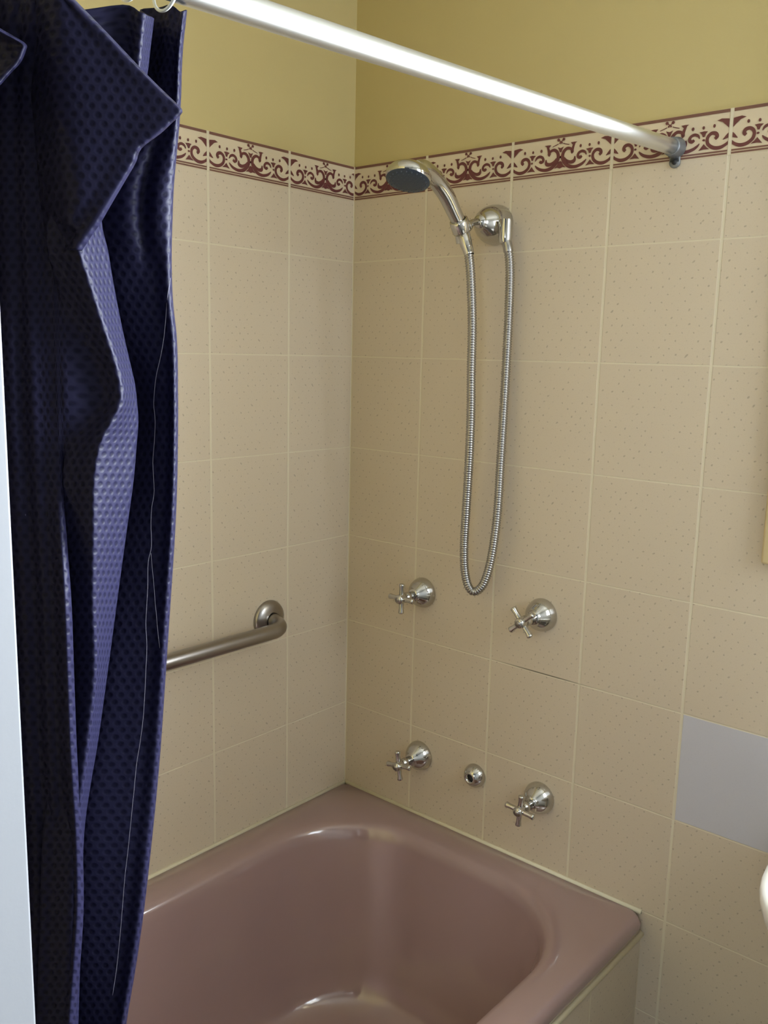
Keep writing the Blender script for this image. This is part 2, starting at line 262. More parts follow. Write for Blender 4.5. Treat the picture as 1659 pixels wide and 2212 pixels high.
CURTAIN = [[[7000,-9666,17791],[7000,-9686,17661],[7000,-9710,17498],[7000,-9728,17304],[7000,-9736,17143],[7000,-9757,16918],[7000,-9786,16690],[7000,-9827,16385],[7000,-9850,16079],[7000,-9862,15849],[7000,-9865,15618],[7000,-9856,15384],[7000,-9829,15149],[7000,-9820,14910],[7000,-9823,14708],[7000,-9825,14546],[7000,-9828,14382],[7000,-9835,14177],[7000,-9848,13845],[7000,-9881,13384],[7000,-9945,12748],[7000,-10011,12104],[7000,-10078,11449],[7000,-10133,11011],[7000,-10195,10572],[7000,-10297,9911],[7000,-10406,9344],[7000,-10533,8777],[7000,-10643,8166]],[[7090,-9684,17782],[7090,-9705,17650],[7090,-9730,17484],[7090,-9748,17288],[7090,-9756,17125],[7090,-9776,16902],[7090,-9805,16676],[7090,-9846,16373],[7090,-9868,16071],[7090,-9880,15842],[7090,-9883,15613],[7090,-9873,15382],[7090,-9846,15149],[7090,-9837,14912],[7090,-9840,14712],[7090,-9841,14551],[7090,-9844,14389],[7090,-9851,14185],[7090,-9864,13856],[7090,-9896,13399],[7090,-9959,12769],[7090,-10024,12130],[7090,-10091,11481],[7090,-10144,11047],[7090,-10206,10611],[7090,-10307,9956],[7090,-10415,9394],[7090,-10541,8831],[7090,-10649,8226]],[[7165,-9785,17728],[7165,-9805,17600],[7165,-9829,17440],[7165,-9846,17250],[7165,-9854,17092],[7165,-9874,16872],[7165,-9903,16650],[7165,-9943,16352],[7165,-9965,16054],[7165,-9977,15829],[7165,-9980,15603],[7165,-9971,15376],[7165,-9944,15146],[7165,-9936,14912],[7165,-9938,14716],[7165,-9940,14557],[7165,-9943,14398],[7165,-9950,14197],[7165,-9963,13873],[7165,-9995,13423],[7165,-10058,12804],[7165,-10122,12174],[7165,-10188,11536],[7165,-10240,11108],[7165,-10301,10680],[7165,-10401,10035],[7165,-10507,9482],[7165,-10632,8928],[7165,-10738,8333]],[[7082,-9758,17756],[7082,-9778,17626],[7082,-9803,17463],[7082,-9825,17270],[7082,-9845,17107],[7082,-9881,16883],[7103,-9951,16649],[7132,-10044,16340],[7125,-10063,16045],[7103,-10044,15826],[7082,-10022,15603],[7082,-10004,15375],[7082,-9972,15145],[7082,-9952,14910],[7082,-9942,14713],[7082,-9939,14553],[7082,-9939,14392],[7082,-9950,14190],[7082,-9971,13865],[7082,-10015,13414],[7082,-10091,12794],[7082,-10168,12165],[7082,-10247,11530],[7082,-10310,11105],[7082,-10375,10678],[7082,-10462,10027],[7082,-10552,9465],[7082,-10656,8897],[7082,-10748,8288]],[[7020,-9764,17803],[7020,-9785,17665],[7020,-9813,17492],[7020,-9840,17286],[7020,-9870,17111],[7020,-9918,16884],[7010,-9983,16655],[6995,-10071,16349],[6999,-10100,16050],[7010,-10093,15826],[7020,-10086,15600],[7020,-10062,15373],[7020,-10026,15143],[7020,-9997,14909],[7020,-9978,14711],[7020,-9972,14551],[7020,-9970,14390],[7020,-9984,14187],[7020,-10010,13862],[7020,-10064,13411],[7020,-10149,12793],[7020,-10235,12167],[7020,-10324,11535],[7020,-10395,11114],[7020,-10463,10690],[7020,-10539,10037],[7020,-10617,9469],[7020,-10707,8893],[7020,-10787,8277]],[[6958,-9774,17827],[6958,-9796,17686],[6958,-9825,17509],[6958,-9856,17296],[6958,-9895,17116],[6958,-9955,16886],[6983,-10064,16644],[7016,-10207,16328],[7007,-10229,16034],[6983,-10187,15819],[6958,-10149,15598],[6958,-10119,15371],[6958,-10079,15141],[6958,-10041,14907],[6958,-10014,14709],[6958,-10005,14548],[6958,-10000,14387],[6958,-10018,14184],[6958,-10049,13859],[6958,-10113,13409],[6958,-10207,12792],[6958,-10302,12169],[6958,-10401,11541],[6958,-10479,11124],[6958,-10549,10702],[6958,-10617,10046],[6958,-10683,9474],[6958,-10758,8889],[6958,-10827,8265]],[[6840,-9784,17828],[6840,-9806,17690],[6840,-9835,17516],[6840,-9871,17307],[6840,-9929,17127],[6840,-10016,16890],[6840,-10148,16647],[6840,-10320,16328],[6840,-10352,16032],[6840,-10303,15815],[6840,-10266,15593],[6840,-10223,15368],[6840,-10174,15138],[6840,-10118,14904],[6840,-10070,14705],[6840,-10054,14543],[6840,-10045,14381],[6840,-10070,14178],[6840,-10113,13852],[6840,-10197,13403],[6840,-10311,12788],[6840,-10426,12171],[6840,-10545,11551],[6840,-10639,11141],[6840,-10715,10724],[6840,-10761,10063],[6840,-10803,9480],[6840,-10845,8877],[6840,-10890,8235]],[[6720,-9877,17813],[6720,-9898,17678],[6720,-9928,17508],[6720,-9963,17303],[6720,-10020,17126],[6720,-10106,16889],[6720,-10237,16646],[6720,-10408,16327],[6720,-10441,16030],[6720,-10393,15813],[6720,-10358,15591],[6720,-10316,15365],[6720,-10269,15135],[6720,-10214,14900],[6720,-10168,14701],[6720,-10153,14540],[6720,-10145,14377],[6720,-10170,14174],[6720,-10214,13848],[6720,-10298,13399],[6720,-10413,12784],[6720,-10528,12166],[6720,-10648,11547],[6720,-10741,11137],[6720,-10817,10720],[6720,-10866,10060],[6720,-10908,9477],[6720,-10952,8875],[6720,-10999,8235]],[[6970,-9961,17682],[6970,-9981,17561],[6970,-10007,17410],[6970,-10038,17229],[6970,-10091,17071],[6970,-10176,16841],[6970,-10304,16604],[6970,-10471,16293],[6970,-10502,16005],[6970,-10455,15793],[6970,-10420,15577],[6970,-10378,15357],[6970,-10332,15133],[6970,-10277,14905],[6970,-10232,14711],[6970,-10216,14554],[6970,-10208,14396],[6970,-10232,14198],[6970,-10275,13881],[6970,-10357,13444],[6970,-10468,12845],[6970,-10579,12243],[6970,-10696,11640],[6970,-10787,11241],[6970,-10861,10835],[6970,-10907,10192],[6970,-10948,9624],[6970,-10990,9037],[6970,-11035,8413]],[[7090,-10012,17629],[7090,-10032,17513],[7090,-10057,17368],[7090,-10087,17194],[7090,-10139,17042],[7090,-10222,16815],[7090,-10348,16581],[7090,-10514,16275],[7090,-10544,15991],[7090,-10497,15783],[7090,-10462,15570],[7090,-10421,15353],[7090,-10375,15132],[7090,-10321,14908],[7090,-10276,14717],[7090,-10260,14562],[7090,-10252,14406],[7090,-10276,14211],[7090,-10317,13898],[7090,-10398,13467],[7090,-10508,12877],[7090,-10618,12284],[7090,-10732,11689],[7090,-10822,11296],[7090,-10895,10896],[7090,-10940,10261],[7090,-10980,9701],[7090,-11021,9123],[7090,-11065,8507]],[[7190,-10109,17596],[7190,-10127,17480],[7190,-10151,17334],[7190,-10180,17159],[7190,-10232,17006],[7190,-10316,16783],[7190,-10442,16553],[7190,-10608,16252],[7190,-10661,15970],[7190,-10632,15764],[7190,-10588,15557],[7190,-10539,15345],[7190,-10485,15129],[7190,-10425,14909],[7190,-10381,14722],[7190,-10371,14570],[7190,-10389,14418],[7190,-10440,14229],[7190,-10489,13924],[7190,-10551,13502],[7190,-10634,12922],[7190,-10712,12334],[7190,-10817,11748],[7190,-10901,11360],[7190,-10971,10966],[7190,-11016,10342],[7190,-11055,9792],[7190,-11096,9224],[7190,-11140,8619]],[[7290,-10210,17555],[7290,-10227,17440],[7290,-10250,17295],[7290,-10276,17122],[7290,-10329,16970],[7290,-10412,16750],[7290,-10539,16524],[7290,-10706,16228],[7290,-10784,15948],[7290,-10774,15745],[7290,-10721,15543],[7290,-10663,15337],[7290,-10601,15126],[7290,-10534,14910],[7290,-10491,14727],[7290,-10486,14578],[7290,-10535,14430],[7290,-10615,14248],[7290,-10671,13952],[7290,-10713,13539],[7290,-10767,12968],[7290,-10811,12385],[7290,-10905,11807],[7290,-10981,11424],[7290,-11049,11036],[7290,-11094,10424],[7290,-11133,9884],[7290,-11174,9326],[7290,-11217,8733]],[[7370,-10295,17529],[7370,-10312,17413],[7370,-10333,17267],[7370,-10358,17093],[7370,-10411,16940],[7370,-10495,16723],[7370,-10623,16499],[7370,-10790,16208],[7370,-10892,15929],[7370,-10900,15729],[7370,-10838,15532],[7370,-10772,15330],[7370,-10702,15123],[7370,-10629,14911],[7370,-10586,14731],[7370,-10587,14585],[7370,-10664,14441],[7370,-10772,14264],[7370,-10835,13976],[7370,-10857,13570],[7370,-10886,13007],[7370,-10896,12427],[7370,-10981,11856],[7370,-11050,11477],[7370,-11115,11095],[7370,-11159,10492],[7370,-11199,9960],[7370,-11239,9411],[7370,-11283,8826]],[[7350,-10336,17541],[7350,-10354,17421],[7350,-10375,17271],[7350,-10401,17091],[7350,-10455,16933],[7350,-10538,16717],[7350,-10665,16494],[7350,-10832,16203],[7350,-10934,15926],[7350,-10942,15726],[7350,-10881,15529],[7350,-10815,15328],[7350,-10746,15122],[7350,-10674,14911],[7350,-10632,14730],[7350,-10633,14585],[7350,-10710,14442],[7350,-10817,14265],[7350,-10880,13978],[7350,-10902,13574],[7350,-10931,13012],[7350,-10942,12434],[7350,-11027,11865],[7350,-11096,11487],[7350,-11161,11106],[7350,-11206,10505],[7350,-11245,9975],[7350,-11286,9428],[7350,-11330,8846]],[[7190,-10369,17612],[7190,-10389,17481],[7190,-10413,17318],[7190,-10441,17121],[7190,-10497,16949],[7190,-10581,16731],[7190,-10708,16507],[7190,-10874,16213],[7190,-10977,15932],[7190,-10985,15730],[7190,-10925,15531],[7190,-10860,15328],[7190,-10792,15120],[7190,-10722,14907],[7190,-10681,14725],[7190,-10682,14578],[7190,-10759,14433],[7190,-10866,14255],[7190,-10930,13965],[7190,-10954,13557],[7190,-10984,12991],[7190,-10998,12408],[7190,-11083,11834],[7190,-11153,11452],[7190,-11219,11068],[7190,-11266,10463],[7190,-11307,9929],[7190,-11350,9378],[7190,-11395,8792]],[[7090,-10786,17472],[7090,-10812,17352],[7090,-10843,17204],[7090,-10850,17032],[7090,-10856,16888],[7090,-10865,16689],[7090,-10871,16490],[7090,-10911,16217],[7090,-11014,15935],[7090,-11023,15732],[7090,-10964,15532],[7090,-10900,15328],[7090,-10885,15117],[7090,-10886,14903],[7090,-10886,14723],[7090,-10887,14578],[7090,-10887,14432],[7090,-10909,14249],[7090,-10972,13958],[7090,-10997,13548],[7090,-11029,12979],[7090,-11043,12394],[7090,-11130,11818],[7090,-11201,11435],[7090,-11267,11049],[7090,-11315,10441],[7090,-11357,9906],[7090,-11401,9353],[7090,-11447,8765]],[[7090,-10882,17521],[7086,-10903,17390],[7080,-10930,17226],[7060,-10906,17043],[7050,-10894,16886],[7050,-10902,16688],[7050,-10909,16488],[7050,-10913,16221],[7050,-10916,15950],[7050,-10919,15744],[7050,-10922,15537],[7050,-10923,15327],[7050,-10925,15115],[7050,-10926,14902],[7050,-10927,14722],[7050,-10928,14577],[7051,-10929,14431],[7054,-10931,14247],[7061,-10939,13951],[7080,-10967,13543],[7100,-10994,12975],[7100,-10996,12385],[7100,-10998,11778],[7100,-10989,11361],[7100,-10980,10934],[7100,-10991,10290],[7100,-11046,9742],[7100,-11115,9185],[7100,-11162,8579]],[[7270,-10944,17648],[7270,-10951,17487],[7232,-10973,17289],[7120,-10950,17070],[7030,-10912,16885],[7030,-10921,16687],[7030,-10928,16488],[7030,-10932,16220],[7030,-10936,15949],[7030,-10939,15743],[7030,-10942,15536],[7030,-10943,15326],[7030,-10944,15115],[7030,-10946,14901],[7030,-10947,14721],[7030,-10948,14576],[7034,-10950,14431],[7052,-10956,14249],[7096,-10971,13958],[7210,-11020,13569],[7330,-11068,13035],[7330,-11069,12462],[7330,-11070,11873],[7330,-11062,11468],[7330,-11052,11053],[7330,-11062,10427],[7330,-11114,9894],[7330,-11182,9354],[7330,-11227,8764]],[[7322,-11007,17617],[7322,-11014,17458],[7273,-11027,17266],[7127,-10980,17062],[7010,-10924,16886],[7010,-10933,16687],[7010,-10939,16488],[7010,-10943,16220],[7010,-10947,15949],[7010,-10950,15743],[7010,-10954,15536],[7010,-10955,15326],[7010,-10957,15114],[7010,-10958,14901],[7010,-10960,14721],[7010,-10961,14576],[7015,-10963,14430],[7039,-10973,14249],[7096,-10998,13961],[7244,-11073,13581],[7400,-11147,13065],[7400,-11149,12501],[7400,-11151,11921],[7400,-11143,11522],[7400,-11133,11114],[7400,-11144,10498],[7400,-11196,9973],[7400,-11262,9441],[7400,-11307,8861]],[[7300,-11030,17615],[7300,-11037,17456],[7249,-11050,17265],[7100,-11002,17062],[6980,-10944,16886],[6980,-10953,16688],[6980,-10960,16488],[6980,-10965,16220],[6980,-10969,15949],[6980,-10972,15743],[6980,-10975,15535],[6980,-10977,15325],[6980,-10979,15114],[6980,-10981,14900],[6980,-10982,14720],[6980,-10983,14575],[6985,-10986,14429],[7010,-10996,14248],[7068,-11022,13960],[7220,-11098,13581],[7380,-11175,13066],[7380,-11177,12503],[7380,-11179,11924],[7380,-11172,11525],[7380,-11162,11118],[7380,-11174,10503],[7380,-11226,9980],[7380,-11292,9448],[7380,-11338,8870]],[[7178,-11032,17643],[7178,-11040,17482],[7139,-11060,17284],[7023,-11032,17068],[6930,-10991,16884],[6930,-11000,16685],[6930,-11008,16486],[6930,-11012,16218],[6930,-11017,15947],[6930,-11021,15741],[6930,-11024,15533],[6930,-11026,15324],[6930,-11029,15112],[6930,-11031,14898],[6930,-11033,14718],[6930,-11034,14573],[6934,-11037,14428],[6953,-11044,14246],[6998,-11063,13956],[7116,-11119,13568],[7240,-11175,13038],[7240,-11178,12467],[7240,-11181,11881],[7240,-11175,11478],[7240,-11166,11065],[7240,-11179,10443],[7240,-11232,9913],[7240,-11300,9375],[7240,-11347,8790]],[[7122,-11072,17644],[7122,-11080,17483],[7085,-11102,17284],[6977,-11080,17065],[6890,-11043,16879],[6890,-11053,16681],[6890,-11060,16481],[6890,-11066,16214],[6890,-11071,15943],[6890,-11075,15738],[6890,-11079,15531],[6890,-11081,15321],[6890,-11084,15110],[6890,-11086,14897],[6890,-11088,14717],[6890,-11090,14573],[6894,-11093,14427],[6912,-11099,14246],[6954,-11117,13956],[7064,-11168,13568],[7180,-11220,13035],[7180,-11224,12464],[7180,-11228,11878],[7180,-11222,11474],[7180,-11215,11062],[7180,-11228,10440],[7180,-11282,9910],[7180,-11351,9373],[7180,-11398,8787]],[[7008,-11081,17668],[7008,-11089,17505],[6975,-11114,17303],[6878,-11099,17078],[6800,-11069,16887],[6800,-11079,16688],[6800,-11087,16488],[6800,-11092,16219],[6800,-11098,15947],[6800,-11102,15740],[6800,-11107,15532],[6800,-11109,15321],[6800,-11112,15109],[6800,-11115,14895],[6800,-11118,14714],[6800,-11120,14569],[6803,-11122,14423],[6820,-11128,14240],[6857,-11143,13948],[6956,-11189,13554],[7060,-11233,13014],[7060,-11239,12437],[7060,-11244,11845],[7060,-11239,11439],[7060,-11232,11023],[7060,-11247,10395],[7060,-11302,9861],[7060,-11371,9319],[7060,-11420,8728]],[[6952,-11136,17664],[6952,-11144,17501],[6922,-11171,17298],[6832,-11161,17071],[6760,-11135,16879],[6760,-11145,16681],[6760,-11154,16481],[6760,-11160,16213],[6760,-11166,15941],[6760,-11171,15736],[6760,-11176,15528],[6760,-11179,15318],[6760,-11182,15107],[6760,-11186,14893],[6760,-11188,14713],[6760,-11191,14569],[6763,-11194,14423],[6778,-11199,14241],[6813,-11213,13949],[6904,-11254,13556],[7000,-11295,13014],[7000,-11301,12438],[7000,-11308,11847],[7000,-11303,11441],[7000,-11298,11027],[7000,-11314,10401],[7000,-11369,9867],[7000,-11439,9326],[7000,-11488,8738]],[[6792,-11165,17692],[6792,-11174,17528],[6768,-11205,17320],[6697,-11207,17084],[6640,-11190,16886],[6640,-11201,16687],[6640,-11210,16486],[6640,-11217,16216],[6640,-11223,15943],[6640,-11229,15736],[6640,-11234,15528],[6640,-11238,15317],[6640,-11242,15105],[6640,-11246,14890],[6640,-11249,14709],[6640,-11252,14564],[6642,-11255,14418],[6654,-11259,14234],[6682,-11270,13940],[6754,-11301,13540],[6830,-11332,12987],[6830,-11340,12405],[6830,-11348,11808],[6830,-11345,11398],[6830,-11340,10979],[6830,-11358,10346],[6830,-11415,9807],[6830,-11487,9261],[6830,-11538,8666]],[[6686,-11251,17691],[6686,-11261,17526],[6664,-11293,17317],[6601,-11301,17079],[6550,-11289,16879],[6550,-11300,16680],[6550,-11309,16479],[6550,-11317,16210],[6550,-11325,15938],[6550,-11331,15731],[6550,-11337,15523],[6550,-11341,15313],[6550,-11346,15101],[6550,-11351,14887],[6550,-11355,14707],[6550,-11358,14562],[6552,-11361,14416],[6563,-11365,14233],[6587,-11375,13940],[6652,-11403,13539],[6720,-11430,12984],[6720,-11440,12403],[6720,-11451,11807],[6720,-11449,11397],[6720,-11446,10979],[6720,-11466,10349],[6720,-11524,9811],[6720,-11596,9266],[6720,-11648,8673]],[[6776,-11461,17607],[6776,-11470,17447],[6761,-11505,17242],[6716,-11522,17006],[6680,-11518,16809],[6680,-11530,16617],[6680,-11539,16423],[6680,-11548,16164],[6680,-11556,15901],[6680,-11563,15702],[6680,-11569,15501],[6680,-11574,15299],[6680,-11580,15094],[6680,-11585,14888],[6680,-11589,14715],[6680,-11593,14575],[6682,-11596,14434],[6689,-11599,14258],[6706,-11607,13974],[6752,-11626,13584],[6800,-11646,13043],[6800,-11658,12480],[6800,-11670,11903],[6800,-11670,11507],[6800,-11669,11103],[6800,-11691,10493],[6800,-11748,9973],[6800,-11819,9445],[6800,-11871,8873]],[[6654,-11553,17607],[6654,-11562,17447],[6638,-11597,17242],[6589,-11614,17006],[6550,-11610,16810],[6550,-11622,16617],[6550,-11633,16423],[6550,-11642,16163],[6550,-11651,15899],[6550,-11658,15700],[6550,-11666,15499],[6550,-11672,15296],[6550,-11677,15091],[6550,-11683,14884],[6550,-11689,14711],[6550,-11693,14571],[6552,-11696,14430],[6560,-11700,14253],[6579,-11709,13969],[6628,-11731,13580],[6680,-11753,13040],[6680,-11767,12478],[6680,-11781,11901],[6680,-11783,11506],[6680,-11783,11103],[6680,-11807,10495],[6680,-11865,9976],[6680,-11937,9450],[6680,-11990,8879]],[[6816,-11812,17491],[6816,-11822,17337],[6801,-11857,17141],[6756,-11875,16915],[6720,-11873,16726],[6720,-11885,16542],[6720,-11896,16356],[6720,-11906,16107],[6720,-11916,15856],[6720,-11924,15665],[6720,-11932,15473],[6720,-11938,15279],[6720,-11945,15083],[6720,-11951,14886],[6720,-11957,14720],[6720,-11961,14586],[6722,-11965,14452],[6729,-11970,14284],[6746,-11979,14012],[6792,-11999,13640],[6840,-12021,13124],[6840,-12037,12588],[6840,-12053,12039],[6840,-12056,11663],[6840,-12059,11279],[6840,-12083,10700],[6840,-12140,10206],[6840,-12209,9705],[6840,-12262,9162]]]
FLAP = [[[6833,-10996,17734],[6840,-10994,17607],[6846,-10993,17479],[6853,-10991,17350],[6860,-10989,17220],[6867,-10987,17090],[6874,-10985,16959],[6880,-10984,16844],[6883,-10983,16775],[6885,-10982,16741],[6888,-10981,16678],[6892,-10980,16612],[6897,-10979,16502],[6903,-10977,16394],[6909,-10975,16276],[6914,-10973,16158],[6913,-10968,16056],[6910,-10962,15955],[6906,-10956,15852],[6907,-10951,15749]],[[7185,-11068,17630],[7194,-11065,17508],[7202,-11061,17385],[7211,-11057,17261],[7219,-11053,17137],[7228,-11049,17012],[7236,-11045,16887],[7244,-11042,16776],[7248,-11040,16709],[7251,-11039,16678],[7255,-11037,16617],[7259,-11035,16553],[7266,-11031,16447],[7273,-11028,16344],[7280,-11024,16231],[7283,-11018,16118],[7268,-11002,16023],[7245,-10982,15928],[7225,-10963,15831],[7219,-10953,15732]],[[7342,-11096,17585],[7381,-11060,17468],[7398,-11047,17348],[7407,-11042,17226],[7416,-11037,17104],[7426,-11032,16982],[7435,-11027,16858],[7443,-11022,16750],[7448,-11020,16684],[7451,-11018,16653],[7455,-11016,16593],[7460,-11013,16531],[7468,-11009,16427],[7475,-11004,16325],[7483,-11000,16214],[7483,-10997,16102],[7449,-11009,16007],[7409,-11019,15911],[7436,-10947,15820],[7390,-10996,15718]],[[7326,-11112,17584],[7407,-11032,17470],[7466,-10973,17354],[7524,-10914,17237],[7582,-10855,17119],[7638,-10797,17000],[7697,-10735,16880],[7751,-10678,16775],[7783,-10643,16712],[7780,-10647,16680],[7749,-10684,16617],[7717,-10723,16551],[7654,-10798,16441],[7635,-10824,16337],[7604,-10863,16222],[7571,-10901,16108],[7537,-10929,16010],[7500,-10957,15912],[7461,-10991,15813],[7430,-11027,15713]],[[7328,-11127,17579],[7413,-11041,17466],[7498,-10955,17352],[7581,-10868,17238],[7663,-10782,17122],[7744,-10697,17005],[7828,-10605,16888],[7904,-10520,16785],[7951,-10468,16722],[7946,-10474,16690],[7903,-10526,16626],[7856,-10581,16559],[7767,-10687,16446],[7739,-10722,16342],[7695,-10776,16226],[7651,-10830,16110],[7614,-10877,16010],[7576,-10923,15911],[7532,-10978,15810],[7491,-11029,15710]],[[7325,-11098,17589],[7411,-11011,17475],[7495,-10924,17361],[7578,-10837,17246],[7660,-10750,17130],[7741,-10664,17013],[7825,-10572,16896],[7902,-10486,16792],[7948,-10434,16730],[7943,-10439,16698],[7900,-10492,16633],[7854,-10547,16566],[7764,-10654,16452],[7736,-10689,16348],[7692,-10743,16231],[7648,-10798,16115],[7611,-10844,16015],[7573,-10891,15915],[7529,-10946,15814],[7488,-10997,15713]],[[7276,-11052,17614],[7361,-10964,17500],[7445,-10876,17385],[7529,-10787,17269],[7611,-10699,17152],[7691,-10611,17035],[7775,-10517,16916],[7852,-10429,16812],[7898,-10376,16749],[7894,-10382,16716],[7850,-10435,16651],[7804,-10491,16582],[7714,-10600,16468],[7687,-10636,16362],[7643,-10691,16244],[7599,-10746,16127],[7561,-10794,16025],[7524,-10841,15924],[7480,-10897,15822],[7438,-10949,15720]],[[7199,-11037,17637],[7284,-10947,17522],[7368,-10858,17406],[7452,-10768,17290],[7534,-10679,17172],[7614,-10590,17053],[7698,-10495,16934],[7775,-10406,16829],[7821,-10352,16765],[7817,-10358,16732],[7773,-10412,16666],[7727,-10469,16597],[7637,-10579,16481],[7609,-10616,16374],[7566,-10672,16255],[7522,-10728,16136],[7484,-10776,16034],[7447,-10824,15932],[7402,-10880,15829],[7361,-10933,15726]]]
FLAP_SMALL = [[[6600,-11283,17387],[6600,-11287,17316],[6600,-11290,17258],[6600,-11293,17206],[6600,-11296,17160],[6600,-11301,17079],[6600,-11305,16997],[6600,-11310,16915],[6600,-11315,16817]],[[7120,-11472,17230],[7120,-11476,17163],[7120,-11479,17109],[7120,-11482,17061],[7120,-11484,17018],[7120,-11488,16942],[7120,-11492,16866],[7120,-11497,16790],[7120,-11502,16698]],[[7450,-11650,17114],[7450,-11569,17074],[7450,-11469,17048],[7450,-11396,17020],[7450,-11402,16978],[7450,-11441,16895],[7450,-11520,16804],[7450,-11595,16715],[7450,-11694,16607]],[[7510,-11624,17109],[7510,-11542,17069],[7510,-11442,17043],[7510,-11369,17016],[7510,-11374,16974],[7510,-11414,16891],[7510,-11493,16800],[7510,-11567,16711],[7510,-11667,16604]],[[7450,-11572,17135],[7450,-11489,17095],[7450,-11387,17069],[7450,-11313,17041],[7450,-11318,16999],[7450,-11359,16915],[7450,-11439,16823],[7450,-11514,16733],[7450,-11615,16624]],[[7390,-11561,17151],[7390,-11478,17110],[7390,-11375,17084],[7390,-11300,17055],[7390,-11306,17013],[7390,-11347,16928],[7390,-11427,16836],[7390,-11503,16745],[7390,-11605,16635]]]
THREADS = [[[7177,-9963,15604],[7159,-9982,15451],[7108,-9985,15144],[7066,-9998,14949],[7017,-10015,14770],[6982,-10019,14550],[6987,-10012,14389],[6989,-10029,14188],[6986,-10045,14025],[7010,-10054,13782],[7003,-10077,13639],[7008,-10094,13497],[7028,-10108,13293],[7017,-10138,13149],[7030,-10158,12924],[7040,-10192,12614],[7059,-10201,12406],[7067,-10223,12176],[7076,-10263,11797],[7072,-10302,11544],[7065,-10342,11334],[7068,-10374,11123],[7070,-10412,10869],[7069,-10454,10569],[7063,-10492,10310],[7064,-10525,10050],[7067,-10559,9789],[7068,-10610,9443],[7063,-10659,9184]],[[7029,-10115,13232],[7049,-10118,13089],[7067,-10119,12966],[7087,-10123,12801],[7103,-10123,12676],[7120,-10124,12531],[7139,-10121,12384]]]
HOSE = [[3642,-1030,17166],[3723,-1050,17038],[3794,-1050,16834],[3852,-1030,16390],[3886,-980,15576],[3869,-930,14745],[3864,-880,13895],[3806,-800,13018],[3712,-700,12109],[3640,-620,11452],[3633,-580,10983],[3682,-550,10660],[3757,-520,10501],[3833,-500,10465],[3927,-480,10516],[4029,-450,10679],[4120,-420,11040],[4179,-400,11503],[4211,-370,12135],[4207,-340,13021],[4204,-300,14327],[4209,-290,15433],[4210,-300,16267],[4201,-320,16677],[4158,-340,16964],[4088,-340,17155]]
SCROLL = {"strokes":[[[[0.396,0.529],[0.382,0.564],[0.402,0.631],[0.437,0.646],[0.469,0.574],[0.479,0.452],[0.46,0.329],[0.413,0.214],[0.352,0.179],[0.295,0.215],[0.26,0.277],[0.244,0.329]],[0.0213,0.0242,0.0213,0.0242,0.027,0.0299,0.0313,0.0299,0.0256,0.0228,0.0171,0.0057]],[[[0.356,0.436],[0.361,0.331],[0.398,0.305],[0.437,0.359],[0.46,0.441]],[0.0085,0.0284,0.027,0.0185,0.0071]],[[[0.388,0.563],[0.377,0.669],[0.365,0.76]],[0.0284,0.0213,0.0185]],[[[0.121,0.385],[0.105,0.437],[0.116,0.501],[0.147,0.519],[0.174,0.467],[0.183,0.377],[0.169,0.277],[0.128,0.199],[0.078,0.185],[0.036,0.231],[0.007,0.289]],[0.0213,0.027,0.027,0.0242,0.0242,0.0242,0.0242,0.0256,0.0256,0.0213,0.0213]],[[[0.288,0.421],[0.306,0.385],[0.327,0.427],[0.317,0.502],[0.287,0.533],[0.258,0.501],[0.244,0.433]],[0.0199,0.0242,0.0242,0.0213,0.0213,0.0185,0.0071]],[[[0.004,0.463],[0.025,0.41],[0.057,0.35]],[0.0256,0.0256,0.0043]],[[[0.417,0.73],[0.448,0.754],[0.477,0.783]],[0.005,0.0064,0.0064]],[[[0.474,0.88],[0.494,0.838],[0.512,0.801]],[0.0114,0.0064,0.0064]]],"polys":[[[0.181,0.574],[0.211,0.585],[0.249,0.572],[0.228,0.517],[0.22,0.458],[0.204,0.462],[0.197,0.525]],[[0.208,0.306],[0.225,0.246],[0.249,0.168],[0.208,0.187],[0.16,0.18],[0.188,0.24]],[[0.469,0.706],[0.5,0.675],[0.5,0.574],[0.491,0.576],[0.484,0.634]],[[0.5,0.364],[0.5,0.176],[0.473,0.205],[0.441,0.188],[0.469,0.263],[0.484,0.339]],[[0.338,0.778],[0.366,0.784],[0.402,0.778],[0.386,0.723],[0.371,0.727]],[[0.004,0.783],[0.032,0.792],[0.078,0.808],[0.114,0.773],[0.071,0.733],[0.039,0.654],[0.014,0.588],[0.004,0.591]]],"dots":[[0.132,0.67,0.0107,0.0411],[0.218,0.66,0.0107,0.038],[0.304,0.664,0.0114,0.0411],[0.211,0.39,0.0114,0.0253],[0.474,0.88,0.0142,0.038],[0.494,0.456,0.0128,0.0285],[0.509,0.802,0.0085,0.0253]]}

